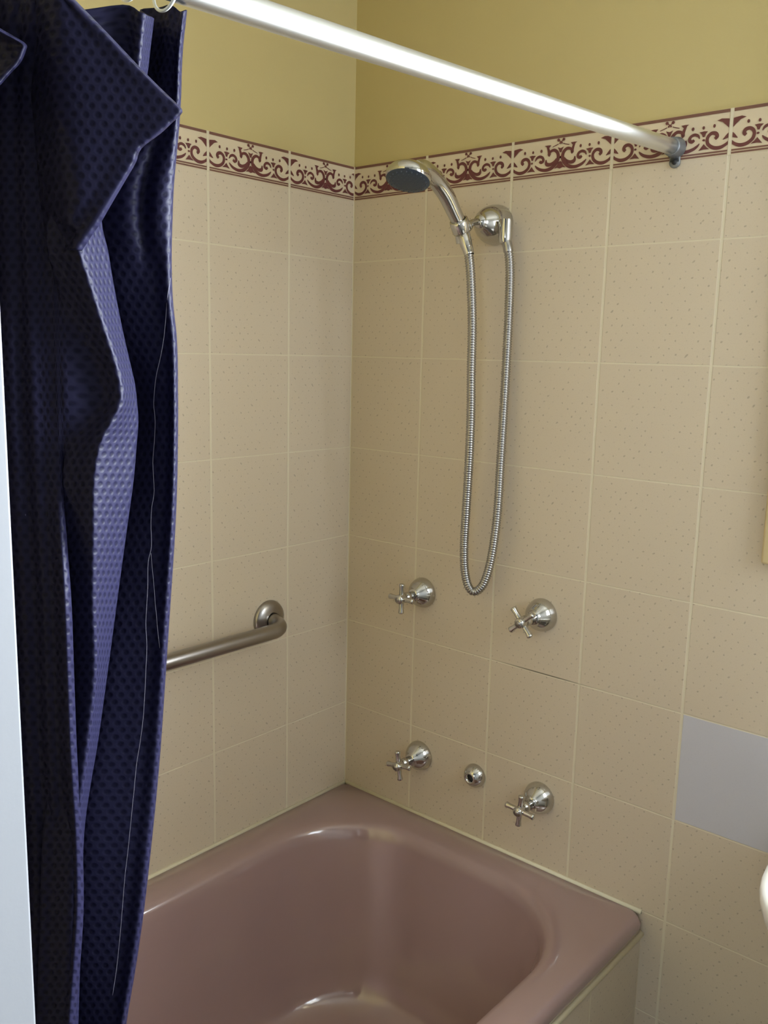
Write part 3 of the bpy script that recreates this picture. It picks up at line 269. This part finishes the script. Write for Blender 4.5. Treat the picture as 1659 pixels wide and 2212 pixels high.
# ------------------------------------------------------------------ room shell
YF = -2.0; HC = 2.45; TK = 0.1
def scroll_border(bm, to3, width_first):
    """printed scrollwork of one border course: to3(a, z, lift) maps wall coords to space; a runs away from the corner"""
    Hh = BORD1 - BORD0
    def tile(a0, a1, lim=None):
        tmax = 1.0
        # a0: where t = 0, a1: where t = 1 (full width 0.2), clipped at the corner a >= 0
        def P(t, h, lift, raw=False):
            if not raw: t = min(max(t, 0.016), tmax - 0.016)
            return bm.verts.new(to3(max(a0 + (a1 - a0) * t, 0.003), BORD0 + Hh * h, lift))
        if lim is not None: tmax = (lim - a0) / (a1 - a0)
        if a1 < 0: tmax = a0 / (a0 - a1)
        def strip(pts, ws, lift, mi):
            pts = [Vector((p[0] * 0.2, p[1] * Hh, 0)) for p in pts]; ws = [w * 0.218 for w in ws]
            c = catmull(pts, 5); wv = catmull([Vector((w, 0, 0)) for w in ws], 5); prev = None
            for i, p in enumerate(c):
                if p.x / 0.2 > tmax: prev = None; continue
                d = (c[min(i + 1, len(c) - 1)] - c[max(i - 1, 0)]).normalized(); nrm = Vector((-d.y, d.x, 0)) * max(wv[i].x, 0.0004) / 2
                cur = (P((p + nrm).x / 0.2, (p + nrm).y / Hh, lift), P((p - nrm).x / 0.2, (p - nrm).y / Hh, lift))
                if prev: bm.faces.new([prev[0], cur[0], cur[1], prev[1]]).material_index = mi
                prev = cur
        def poly(pts, lift, mi, raw=False):
            if min(p[0] for p in pts) > tmax: return
            f = bm.faces.new([P(min(p[0], tmax), p[1], lift, raw) for p in pts]); f.material_index = mi
        mir = lambda p: (1 - p[0], p[1])
        lift = 0.0006
        for pts, ws in SCROLL['strokes']:
            for q in (pts, [mir(p) for p in pts]): strip(q, ws, lift, 3); lift += 0.00001
        for pts in SCROLL['polys']:
            for q in (pts, [mir(p) for p in pts]): poly(q, lift, 3); lift += 0.00001
        for t, h, rw, rh in SCROLL['dots']:
            for tt in (t, 1 - t):
                poly([(tt + rw * math.cos(k * math.pi / 5), h + rh * math.sin(k * math.pi / 5)) for k in range(10)], lift, 3)
            lift += 0.00001
        e = 0.013
        for h0, h1, mi in ((0.925, 0.995, 4), (0.078, 0.118, 4), (0.022, 0.062, 4)):
            poly([(e, h0), (tmax - e, h0), (tmax - e, h1), (e, h1)], 0.0006, mi)
        # pale rib between the two lower lines, grout upright at the start of each tile
        poly([(e, 0.062), (tmax - e, 0.062), (tmax - e, 0.078), (e, 0.078)], 0.0005, 5)
        poly([(-e, 0.0), (e, 0.0), (e, 1.0), (-e, 1.0)], 0.00045, 6, True)
    return tile
def slab_wall(name, plane_fn, length, tile_m, first, left):
    bm = bmesh.new()
    # plaster body, 6 mm behind the tile face; tiled layer and border course in front of it
    if left:
        box(bm, -TK, -0.006, YF - TK, TK, 0, HC, 1)
        box(bm, -0.006, 0.0, YF, 0.0, 0, BORD0, 0); box(bm, -0.006, 0.0004, YF, 0.0, BORD0, BORD1, 2)
    else:
        for x0, x1, z0, z1 in ((-0.006, WX0, 0, HC), (WX1, XR + TK, 0, HC), (WX0, WX1, 0, WZ0), (WX0, WX1, WZ1, HC)): box(bm, x0, x1, 0.006, TK, z0, z1, 1)
        for x0, x1, z0, z1 in ((0.0, WX0, 0, BORD0), (WX1, XR, 0, BORD0), (WX0, WX1, 0, WZ0)): box(bm, x0, x1, 0.0, 0.006, z0, z1, 0)
        for x0, x1 in ((0.0, WX0), (WX1, XR)): box(bm, x0, x1, -0.0004, 0.006, BORD0, BORD1, 2)
    to3 = (lambda a, z, l: Vector((0.0004 + l, -a, z))) if left else (lambda a, z, l: Vector((a, -0.0004 - l, z)))
    tile = scroll_border(bm, to3, first)
    if left:
        # seen from the room the pattern reads left to right towards the corner
        k = 0
        while first + TILE * k < 1.3:
            tile(first + TILE * k, first + TILE * (k - 1)); k += 1
    else:
        tile(-0.002, first)
        for k in range(3): tile(first + TILE * k, first + TILE * (k + 1))
        tile(first + TILE * 3, first + TILE * 4, 0.90)
    return struct(name, bm, [tile_m, M_paint, M_border, M_ink, M_line, M_border, M_grout])
slab_wall('wall_back', None, XR, M_tile_back, U0, False)
slab_wall('wall_left', None, 2.0, M_tile_left, S0, True)

bm = bmesh.new()   # wall with the window opening
for y0, y1, z0, z1 in ((YF, V0, 0, HC), (V1, 0.0, 0, HC), (V0, V1, 0, VZ0), (V0, V1, VZ1, HC)):
    box(bm, XR, XR + TK, y0, y1, z0, z1)
struct('wall_right', bm, M_white)
DX0, DX1, DZ = 0.97, 1.70, 2.05
bm = bmesh.new()   # wall behind the camera with the doorway
for x0, x1, z0, z1 in ((0.0, DX0, 0, HC), (DX1, XR + TK, 0, HC), (DX0, DX1, DZ, HC)):
    box(bm, x0, x1, YF - TK, YF, z0, z1)
struct('wall_front', bm, M_rear)
bm = bmesh.new()   # short return wall at the foot of the tub
box(bm, 0.0, 0.76, -1.64, -1.54, 0, HC)
struct('wall_end', bm, M_paint)
bm = bmesh.new()   # dim hallway outside the door
for x0, x1, z0, z1 in ((-0.1, H0, 0, HC), (H1, 2.6, 0, HC), (H0, H1, 0, HZ0), (H0, H1, HZ1, HC)): box(bm, x0, x1, -3.3, -3.2, z0, z1)
box(bm, 0.3, 0.4, -3.2, YF - TK, 0, HC); box(bm, 2.5, 2.6, -3.2, YF - TK, 0, HC); box(bm, XR + TK, 2.6, YF - TK, YF, 0, HC)
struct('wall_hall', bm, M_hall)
bm = bmesh.new(); box(bm, -TK, 2.6, -3.3, TK, HC, HC + 0.1); struct('ceiling', bm, M_ceil)
bm = bmesh.new(); box(bm, -TK, 2.6, -3.3, TK, -0.1, 0.0); struct('floor', bm, M_floor)
g = G(M_floor); xyz, vec = g.pos()
def jd(a, p): return g.math('ABSOLUTE', g.math('SUBTRACT', g.math('FRACT', g.math('DIVIDE', a, p)), 0.5))
jj = g.ramp(g.math('MAXIMUM', jd(xyz[0], 0.3), jd(xyz[1], 0.3)), 0.485, 0.495)
g.color(g.mix(jj, g.mix(g.ramp(g.noise(vec, 20, 4), 0.3, 0.7), (0.20, 0.17, 0.14), (0.15, 0.13, 0.11)), (0.12, 0.11, 0.10)))

# windows: a cream-framed one in the tap wall beyond the taps, a white one in the right-hand wall
M_glass = bpy.data.materials.new('window_glass'); M_glass.use_nodes = True; nt = M_glass.node_tree; nt.nodes.remove(nt.nodes['Principled BSDF'])
tr = nt.nodes.new('ShaderNodeBsdfTransparent'); gl = nt.nodes.new('ShaderNodeBsdfGlossy'); gl.inputs['Roughness'].default_value = 0.02
mx = nt.nodes.new('ShaderNodeMixShader'); mx.inputs[0].default_value = 0.06
nt.links.new(tr.outputs[0], mx.inputs[1]); nt.links.new(gl.outputs[0], mx.inputs[2]); nt.links.new(mx.outputs[0], nt.nodes['Material Output'].inputs[0])
def window(name, a0, a1, z0, z1, put, m, fw, arch):
    bm = bmesh.new()
    for p0, p1, q0, q1 in ((a0, a0 + fw, z0, z1), (a1 - fw, a1, z0, z1), (a0 + fw, a1 - fw, z0, z0 + fw), (a0 + fw, a1 - fw, z1 - fw, z1)): put(bm, p0, p1, 0.03, 0.08, q0, q1, 0.004)
    am = (a0 + a1) / 2; put(bm, am - 0.016, am + 0.016, 0.035, 0.075, z0 + fw, z1 - fw, 0.003)
    if arch:    # architrave on the face of the wall, rounded on its outer edge
        o = arch
        for p0, p1, q0, q1 in ((a0 - o, a0 + 0.002, z0 - o, z1 + o), (a1 - 0.002, a1 + o, z0 - o, z1 + o), (a0 + 0.002, a1 - 0.002, z0 - o, z0 + 0.002), (a0 + 0.002, a1 - 0.002, z1 - 0.002, z1 + o)): put(bm, p0, p1, -0.016, -0.0008, q0, q1, 0.005)
    w = struct(name, bm, m, True); w.data.set_sharp_from_angle(angle=math.radians(40))
    bm = bmesh.new(); put(bm, a0 + fw, a1 - fw, 0.053, 0.057, z0 + fw, z1 - fw, 0); link('pane', bm, M_glass, w, False)
window('window_1', WX0, WX1, WZ0, WZ1, lambda bm, p0, p1, d0, d1, q0, q1, bv: box(bm, p0, p1, d0, d1, q0, q1, 0, bv, 3), M_frame, 0.04, 0.039)
window('window_2', V0, V1, VZ0, VZ1, lambda bm, p0, p1, d0, d1, q0, q1, bv: box(bm, XR + d0, XR + d1, p0, p1, q0, q1, 0, bv, 3), M_white, 0.04, 0)
window('fill_window', H0, H1, HZ0, HZ1, lambda bm, p0, p1, d0, d1, q0, q1, bv: box(bm, p0, p1, -3.2 - d1, -3.2 - d0, q0, q1, 0, bv, 3), M_white, 0.04, 0)  # unseen, added to light the tap wall from behind the camera

# white door leaf standing open beside the camera, hinged on the far jamb
dd = Vector((0.12, -0.9928, 0)).normalized(); dn = Vector((0.9928, 0.12, 0)); P0 = Vector((0.9, -1.2355, 0))
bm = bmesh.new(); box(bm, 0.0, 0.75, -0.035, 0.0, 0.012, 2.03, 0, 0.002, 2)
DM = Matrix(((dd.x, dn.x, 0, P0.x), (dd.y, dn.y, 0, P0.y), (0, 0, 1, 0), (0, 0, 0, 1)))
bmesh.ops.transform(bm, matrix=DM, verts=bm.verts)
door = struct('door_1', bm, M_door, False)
bm = bmesh.new()
for s, off in ((1, 0.0), (-1, -0.035)):
    lathe(bm, [(0, 0.026), (0.006, 0.026), (0.008, 0.02), (0.02, 0.011), (0.04, 0.011), (0.045, 0.024), (0.06, 0.027), (0.07, 0.02), (0.074, 0.0)], P0 + dd * 0.065 + dn * off + Vector((0, 0, 0.62)), dn * s, 24)
link('door_handle', bm, M_chrome, door)

# tiled front of the tub
XT = 0.757                                              # outer edge of the tub rim
bm = bmesh.new(); box(bm, XT - 0.016, XT - 0.004, -1.54, 0.0, 0, 0.462)
M_tile_tub = tile_mat('wall_tiles_tub', 1, 0.19, -1.0)
struct('wall_tub', bm, M_tile_tub)

# ------------------------------------------------------------------ bathtub
def rrect(x0, x1, y0, y1, r, n=12):
    out = []
    for cx, cy, a0 in ((x1 - r, y1 - r, 0), (x0 + r, y1 - r, 90), (x0 + r, y0 + r, 180), (x1 - r, y0 + r, 270)):
        for k in range(n + 1):
            a = math.radians(a0 + 90 * k / n); out.append((cx + r * math.cos(a), cy + r * math.sin(a)))
    return out
bm = bmesh.new(); rings = []
def ring(x0, x1, y0, y1, r, z): rings.append([bm.verts.new((x, y, z)) for x, y in rrect(x0, x1, y0, y1, r)])
OX0, OX1, OY0, OY1 = 0.003, XT, -1.536, -0.003
zr = 0.5
ring(OX0 + 0.02, OX1 - 0.020, OY0 + 0.02, OY1 - 0.004, 0.012, zr - 0.036)
ring(OX0, OX1 - 0.004, OY0, OY1, 0.012, zr - 0.036)
ring(OX0, OX1, OY0, OY1, 0.014, zr - 0.031)
ring(OX0, OX1, OY0, OY1, 0.014, zr - 0.014)
for a in (20, 45, 70, 90):
    e = 0.014 * (1 - math.sin(math.radians(90 - a))) if False else 0.014 * (1 - math.cos(math.radians(a)))
    ring(OX0 + e * 0.2, OX1 - e, OY0 + e, OY1 - e * 0.2, 0.02, zr - 0.014 + 0.014 * math.sin(math.radians(a)))
IX0, IX1, IY0, IY1, IR = 0.076, 0.682, -1.43, -0.078, 0.20
ring(IX0 - 0.03, IX1 + 0.03, IY0 - 0.03, IY1 + 0.03, IR, zr - 0.001)
ring(IX0 - 0.012, IX1 + 0.012, IY0 - 0.012, IY1 + 0.012, IR, zr - 0.003)
ring(IX0 - 0.003, IX1 + 0.003, IY0 - 0.003, IY1 + 0.003, IR, zr - 0.007)
ring(IX0 + 0.003, IX1 - 0.003, IY0 + 0.003, IY1 - 0.003, IR, zr - 0.016)
ring(IX0 + 0.007, IX1 - 0.007, IY0 + 0.008, IY1 - 0.007, IR, zr - 0.035)
for t in (0.15, 0.35, 0.55, 0.72):
    s = t * 0.06; ring(IX0 + 0.008 + s, IX1 - 0.008 - s, IY0 + 0.01 + t * 0.30, IY1 - 0.008 - t * 0.075, IR - 0.02 * t, zr - 0.035 - t * 0.36)
fx0, fx1, fy0, fy1, fz = IX0 + 0.055, IX1 - 0.055, IY0 + 0.25, IY1 - 0.067, zr - 0.30
for a in (25, 45, 65, 90):
    s = 0.055 * math.sin(math.radians(a)) ; c = 0.07 * (1 - math.cos(math.radians(a)))
    ring(fx0 + c, fx1 - c, fy0 + c, fy1 - c, IR - 0.03, fz - 0.02 - s)
ring(fx0 + 0.14, fx1 - 0.14, fy0 + 0.18, fy1 - 0.14, 0.08, fz - 0.078)
for a, b in zip(rings, rings[1:]):
    n = len(a)
    for k in range(n): bm.faces.new([a[k], a[(k + 1) % n], b[(k + 1) % n], b[k]])
bm.faces.new(rings[-1])
tub = thing('bathtub', 'dusty pink enamel bathtub set in the tiled corner below the taps', 'bathtub', (0.38, -0.77, 0.0))
link('tub_body', bm, M_tub, tub, True, 50)
bm = bmesh.new(); lathe(bm, [(0, 0.034), (0.003, 0.034), (0.004, 0.028), (0.002, 0.02), (0.002, 0.0)], (0.38, -0.36, fz - 0.079), (0, 0, 1), 28)
link('drain', bm, M_chrome, tub)
# pale silicone seal round the rim
def seal(name, pts, w=0.006):
    bm = bmesh.new(); tube(bm, pts, w, 8); return struct(name, bm, M_caulk, True)
seal('trim_1', [(0.003, -0.0025, zr + 0.0005), (XT - 0.006, -0.0025, zr + 0.0005)], 0.0045)
seal('trim_2', [(0.0025, -0.003, zr + 0.0005), (0.0025, -1.53, zr + 0.0005)], 0.0045)
seal('trim_3', [(XT - 0.003, -0.004, zr - 0.041), (XT - 0.003, -1.53, zr - 0.041)], 0.0065)

# ------------------------------------------------------------------ shower curtain rod, rings
RODA, RODB = Vector((0.709, 0.0, 1.8387)), Vector((0.709, -0.931, 1.7955))
rd = (RODB - RODA).normalized()
def rod_at(y): return RODA + rd * ((y - RODA.y) / rd.y)
rod = thing('shower_curtain_rod', 'satin metal shower curtain rod running across the top from the border tiles', 'curtain rod', tuple(RODA))
bm = bmesh.new(); tube(bm, [RODA + rd * (0.006 + t) for t in [i * 1.53 / 30 for i in range(31)]], 0.0122, 24)
link('pole', bm, M_alu, rod)
bm = bmesh.new()   # wall bracket: socket, plate and a hanging screw tab
M_brk = mat('dull_zinc', (0.22, 0.23, 0.24), 0.45, 0.7)
lathe(bm, [(0.0, 0.0165), (0.003, 0.017), (0.006, 0.016), (0.018, 0.0148), (0.021, 0.014), (0.021, 0.0123)], RODA + Vector((0, -0.001, 0)), rd, 28)
box(bm, 0.700, 0.718, -0.0045, -0.0012, 1.8155, 1.834, 0, 0.0012)
lathe(bm, [(0, 0.009), (0.003, 0.009), (0.0035, 0.0083), (0.0035, 0.0)], (0.709, -0.001, 1.8165), (0, -1, 0), 20)
br = link('wall_bracket', bm, M_brk, rod)
bm = bmesh.new(); lathe(bm, [(0, 0.0045), (0.0015, 0.004), (0.0022, 0.0)], (0.709, -0.0045, 1.8165), (0, -1, 0), 14); link('screw', bm, M_dark, br)
bm = bmesh.new(); e = rod_at(-1.538); lathe(bm, [(0.0, 0.024), (0.003, 0.024), (0.006, 0.019), (0.022, 0.0165), (0.026, 0.0125)], e, -rd, 24); link('end_bracket', bm, M_brk, rod)
first = None
rings_spec = [(-0.9895, 'white curtain hook ring nearest the free edge of the navy curtain'), (-1.0225, 'white curtain hook ring second from the free edge, above the folded curtain corner')]
for y, lab in rings_spec:
    c = rod_at(y) + Vector((0, 0, -0.0042))
    if first is None:
        bm = bmesh.new(); tube(bm, [(0.0 + 0.0165 * math.cos(a * math.pi / 24), 0.002 * math.sin(a * math.pi / 24), 0.0170 * math.sin(a * math.pi / 24)) for a in range(48)], 0.0014, 10, closed=True)
        o = link('curtain_ring', bm, M_plastic); first = o
    else: o = first.copy(); COL.objects.link(o)
    o.location = c; tag(o, lab, 'curtain ring', 'hook rings on the shower curtain rod')

# ------------------------------------------------------------------ shower curtain
def smooth_grid(Gd, nu, nv):
    cols = [catmull(c, nv) for c in Gd]            # along each fold line
    rows = list(zip(*cols)); return [catmull(list(r), nu) for r in rows]
def sheet(bm, Gd, nu, nv, uvl, flat=False):
    R = smooth_grid(Gd, nu, nv); nr, nc = len(R), len(R[0])
    du = [0.0]
    for j in range(1, nc):
        d = sorted((R[i][j] - R[i][j - 1]).length for i in range(nr)); du.append(du[-1] + d[len(d) // 2])
    dv = [0.0]
    for i in range(1, nr):
        d = sorted((R[i][j] - R[i - 1][j]).length for j in range(nc)); dv.append(dv[-1] + d[len(d) // 2])
    V = [[bm.verts.new(p) for p in r] for r in R]
    for i in range(nr - 1):
        for j in range(nc - 1):
            try: f = bm.faces.new([V[i][j], V[i][j + 1], V[i + 1][j + 1], V[i + 1][j]])
            except ValueError: continue
            for lp, (a, b) in zip(f.loops, ((i, j), (i, j + 1), (i + 1, j + 1), (i + 1, j))): lp[uvl].uv = ((R[a][b].x * 0.73 + R[a][b].y * 0.68) * 1.0, R[a][b].z) if flat else (du[b], dv[a])
toV = lambda Gd: [[Vector((p[0] / 1e4, p[1] / 1e4, p[2] / 1e4)) for p in c] for c in Gd]
main = toV(CURTAIN)
for ci, c in enumerate(main):       # carry every fold on down to a hem outside the tub
    last = c[-1].copy(); n = 7; zb = 0.20
    for k in range(1, n + 1):
        t = k / n; z = last.z + (zb - last.z) * t; s = min(1.0, max(0.0, (0.95 - z) / 0.38)); s = s * s * (3 - 2 * s)
        c.append(Vector((last.x + 0.115 * s, last.y - 0.012 * math.sin(t * 2.5 + ci), z)))
bm = bmesh.new(); uvl = bm.loops.layers.uv.new('UVMap')
sheet(bm, main, 4, 4, uvl)
sheet(bm, toV(FLAP), 5, 4, uvl, True)
sheet(bm, toV(FLAP_SMALL), 5, 4, uvl, True)
cur = thing('shower_curtain', 'dark navy waffle-weave shower curtain bunched at the left with a folded corner', 'shower curtain', (0.72, -1.05, 1.78))
o = link('cloth', bm, M_cloth, cur)
so = o.modifiers.new('cloth_thickness', 'SOLIDIFY'); so.thickness = 0.0012; so.offset = 1
for T in THREADS:
    bm = bmesh.new(); tube(bm, catmull([Vector((p[0] / 1e4, p[1] / 1e4, p[2] / 1e4)) for p in T], 4), 0.0003 if len(T) > 10 else 0.0002, 6)
    o = link('loose_thread', bm, M_thread, cur); o['label'] = 'pale thread running down the dark edge panel'

# ------------------------------------------------------------------ hand shower
sh = thing('hand_shower', 'chrome hand shower with grey spray face and looped hose on the tiled wall', 'shower', (0.366, -0.001, 1.743))
W0 = Vector((0.366, -0.001, 1.743))
bm = bmesh.new()   # wall elbow
lathe(bm, [(0.0, 0.037), (0.004, 0.037), (0.008, 0.0365), (0.016, 0.035), (0.028, 0.031), (0.040, 0.024), (0.048, 0.0165), (0.053, 0.0125), (0.058, 0.0115), (0.060, 0.0)], W0, (0.0, -1, 0.0), 40)
lathe(bm, [(0.0, 0.013), (0.030, 0.0125), (0.040, 0.0115), (0.043, 0.009), (0.043, 0.0)], Vector([q / 1e4 for q in HOSE[-1]]) + Vector((-0.001, 0.002, 0.030)), (0.05, -0.05, -1), 24)
el = link('wall_elbow', bm, M_chrome, sh)
Hc = Vector((0.362, -0.1085, 1.7295))
bm = bmesh.new()   # swivel arm and clip
tube(bm, catmull([W0 + Vector((0, -0.052, 0)), W0 + Vector((-0.001, -0.072, -0.003)), Hc + Vector((0.002, 0.016, 0.002))], 6), 0.0062, 14)
hd = Vector((-0.01, -0.78, 0.63)).normalized()
bmesh.ops.create_uvsphere(bm, u_segments=20, v_segments=12, radius=0.0105, matrix=Matrix.Translation(Hc + Vector((0.002, 0.018, 0.002))))
lathe(bm, [(-0.012, 0.0135), (-0.012, 0.0165), (-0.008, 0.0175), (0.008, 0.0175), (0.012, 0.0165), (0.012, 0.0135)], Hc, Vector((0, -0.55, 0.83)), 28)
link('swivel_clip', bm, M_chrome, el)
bm = bmesh.new()   # handset: handle swelling into the neck and head
HP = [(0.361, -0.101, 1.700), (0.3615, -0.104, 1.715), (0.362, -0.1085, 1.7295), (0.361, -0.128, 1.752), (0.360, -0.150, 1.776), (0.358, -0.173, 1.794), (0.357, -0.196, 1.806), (0.356, -0.215, 1.810), (0.3555, -0.232, 1.810)]
HR = [0.0105, 0.0115, 0.0125, 0.0135, 0.0145, 0.0150, 0.0155, 0.0165, 0.012]
hp = catmull(HP, 6); hr = [v.x for v in catmull([Vector((r, 0, 0)) for r in HR], 6)]
tube(bm, hp, lambda i: hr[i], 24)
HC0 = Vector((0.354, -0.248, 1.794)); fn = Vector((0.123, -0.341, -0.931)).normalized()
lathe(bm, [(-0.022, 0.0), (-0.021, 0.012), (-0.017, 0.024), (-0.010, 0.034), (-0.003, 0.0385), (0.004, 0.0385), (0.008, 0.037)], HC0, fn, 40)
hs = link('handset', bm, M_chrome, sh)
bm = bmesh.new()
lathe(bm, [(0.0075, 0.0372), (0.0095, 0.034), (0.011, 0.024), (0.0115, 0.0)], HC0, fn, 40)
x, y, d = frame_of(fn)
for rr_, cnt in ((0.009, 6), (0.017, 12), (0.025, 18), (0.031, 22)):
    for k in range(cnt):
        a = 2 * math.pi * k / cnt
        lathe(bm, [(0.0, 0.0013), (0.0016, 0.0011), (0.0018, 0.0)], HC0 + d * 0.0098 + (x * math.cos(a) + y * math.sin(a)) * rr_, fn, 6)
link('spray_face', bm, M_face, hs)
bm = bmesh.new()
hpts = resample(catmull([Vector((p[0] / 1e4, p[1] / 1e4, p[2] / 1e4)) for p in HOSE], 14), 0.00115)
tube(bm, hpts, lambda i: (0.0082, 0.0089, 0.0082, 0.0072)[i % 4] if 24 < i < len(hpts) - 24 else 0.0092, 14)
link('hose', bm, M_hose, sh)
bm = bmesh.new(); d0 = (hpts[0] - hpts[30]).normalized()
lathe(bm, [(-0.042, 0.0082), (-0.040, 0.009), (-0.012, 0.0118), (0.0, 0.0125), (0.002, 0.0105)], hpts[0], d0, 24); link('hose_nut', bm, M_chrome, sh)

# ------------------------------------------------------------------ taps
def make_tap():
    """built round the origin, wall at y = 0"""
    t = thing('wall_tap', '', 'tap', (0, 0, 0))
    bm = bmesh.new()
    lathe(bm, [(0.0006, 0.0322), (0.004, 0.0325), (0.008, 0.0315), (0.016, 0.0285), (0.023, 0.0235), (0.029, 0.0175), (0.033, 0.0135), (0.036, 0.0125), (0.036, 0.0)], (0, 0, 0), (0, -1, 0), 40)
    fl = link('flange', bm, M_chrome, t)
    bm = bmesh.new()
    lathe(bm, [(0.034, 0.0095), (0.049, 0.0092), (0.051, 0.0108), (0.060, 0.0108), (0.062, 0.008), (0.066, 0.0085)], (0, 0, 0), (0, -1, 0), 24)
    link('spindle', bm, M_chrome, t)
    bm = bmesh.new()
    lathe(bm, [(0.063, 0.0085), (0.065, 0.0102), (0.081, 0.0102), (0.084, 0.009), (0.086, 0.0055), (0.0865, 0.0)], (0, 0, 0), (0, -1, 0), 28)
    for k in range(4):
        a = k * math.pi / 2; dv = Vector((math.cos(a), 0, math.sin(a)))
        lathe(bm, [(0.006, 0.0054), (0.021, 0.0049), (0.028, 0.0060), (0.0305, 0.0060), (0.032, 0.004), (0.0325, 0.0)], (0, -0.073, 0), dv, 18)
    ch = link('cross_handle', bm, M_chrome, t)
    bm = bmesh.new(); lathe(bm, [(0.086, 0.0055), (0.0872, 0.0052), (0.0876, 0.0)], (0, 0, 0), (0, -1, 0), 20)
    link('index_button', bm, M_steel, ch)
    return t
def copy_tree(o, parent=None):
    c = o.copy(); COL.objects.link(c)
    if parent is not None: c.parent = parent
    for k in o.children: copy_tree(k, c)
    return c
taps = [((0.219, 0, 1.004), 0, 'chrome cross-handled wall tap left of the hanging hose loop, in the upper pair'),
        ((0.509, 0, 1.016), 40, 'chrome cross-handled wall tap right of the hose loop, handle turned diagonally'),
        ((0.224, 0, 0.638), 9, 'chrome cross-handled wall tap low down left of the small domed outlet, above the tub'),
        ((0.526, 0, 0.646), -4, 'chrome cross-handled wall tap low down right of the small domed outlet, above the tub')]
base = make_tap()
allt = [base] + [copy_tree(base) for _ in range(3)]
for t, (loc, rot, lab) in zip(allt, taps):
    t.location = loc; tag(t, lab, 'tap', 'cross-handled taps on the shower wall')
    for c in t.children:
        if c.name.startswith('cross_handle'): c.rotation_euler = (0, math.radians(-rot), 0)
# spout outlet between the lower taps
so_ = thing('wall_outlet', 'small chrome domed water outlet between the two lower taps', 'water outlet', (0.372, 0, 0.641))
bm = bmesh.new()
lathe(bm, [(0.0006, 0.0245), (0.004, 0.025), (0.010, 0.0235), (0.017, 0.019), (0.022, 0.0135), (0.024, 0.0105), (0.023, 0.0085), (0.012, 0.008)], (0.372, 0, 0.641), (0, -1, 0), 36)
link('flange', bm, M_chrome, so_)
bm = bmesh.new(); lathe(bm, [(0.0125, 0.0082), (0.0126, 0.0)], (0.372, 0, 0.641), (0, -1, 0), 20); link('outlet_hole', bm, M_dark, so_)

# ------------------------------------------------------------------ grab rail
gr = thing('grab_rail', 'brushed steel grab rail fixed to the left tiled wall above the tub', 'grab rail', (0.0, -0.56, 0.945))
A0 = Vector((0.0, -0.2435, 0.951))
zr_ = 0.9425; xo = 0.055; ys = -0.2435
pts = [Vector((0.004, ys, 0.951)), Vector((0.02, ys, 0.9495))]
rb = 0.032
for k in range(0, 9):
    a = math.radians(90 * k / 8); pts.append(Vector((xo - rb + rb * math.sin(a), ys - rb + rb * math.cos(a) , 0.948 + (zr_ - 0.948) * k / 8)))
pts += [Vector((xo, y, zr_)) for y in (-0.32, -0.4, -0.5, -0.6, -0.7)]
for k in range(0, 9):
    a = math.radians(90 * k / 8); pts.append(Vector((xo - rb + rb * math.cos(a), -0.80 - rb * math.sin(a), zr_)))
pts.append(Vector((0.004, -0.832, zr_)))
bm = bmesh.new(); tube(bm, pts, 0.0155, 28)
link('rail', bm, M_steel, gr)
for c in (A0, Vector((0, -0.832, zr_))):
    bm = bmesh.new(); lathe(bm, [(0.0006, 0.0395), (0.004, 0.040), (0.009, 0.0375), (0.013, 0.031), (0.0155, 0.022), (0.0165, 0.0165)], c, (1, 0, 0), 40)
    link('flange', bm, M_steel, gr)

# ------------------------------------------------------------------ basin at the right edge
ba = thing('wash_basin', 'white porcelain wash basin peeking in at the lower right edge', 'basin', (1.28, -0.22, 0.0))
bm = bmesh.new(); bx, by, bz = 1.279, -0.225, 0.83
def oval(s, sy, z, dy=0.0, n=56):
    return [bm.verts.new((bx + 0.25 * s * math.copysign(abs(math.cos(a)) ** 0.8, math.cos(a)), by + dy + 0.222 * sy * math.copysign(abs(math.sin(a)) ** 0.8, math.sin(a)), z)) for a in [2 * math.pi * k / n for k in range(n)]]
rg = [oval(0.30, 0.35, bz - 0.19, 0.05), oval(0.55, 0.58, bz - 0.165, 0.03), oval(0.80, 0.82, bz - 0.11, 0.015), oval(0.93, 0.94, bz - 0.06), oval(0.985, 0.985, bz - 0.03), oval(1.0, 1.0, bz - 0.012), oval(0.99, 0.99, bz - 0.003), oval(0.96, 0.96, bz),
      oval(0.90, 0.88, bz - 0.001), oval(0.86, 0.80, bz - 0.006, -0.015), oval(0.82, 0.74, bz - 0.03, -0.018), oval(0.70, 0.62, bz - 0.08, -0.018), oval(0.45, 0.4, bz - 0.12, -0.01), oval(0.12, 0.12, bz - 0.135, 0.0)]
for a, b in zip(rg, rg[1:]):
    for k in range(len(a)): bm.faces.new([a[k], a[(k + 1) % len(a)], b[(k + 1) % len(a)], b[k]])
bm.faces.new(rg[0]); bm.faces.new(rg[-1])
link('bowl', bm, M_porcelain, ba)
bm = bmesh.new(); lathe(bm, [(0.0, 0.11), (0.02, 0.11), (0.06, 0.085), (0.3, 0.07), (0.58, 0.078), (0.66, 0.10)], (bx, -0.15, 0.0), (0, 0, 1), 32, cap0=True, cap1=True); link('pedestal', bm, M_porcelain, ba)
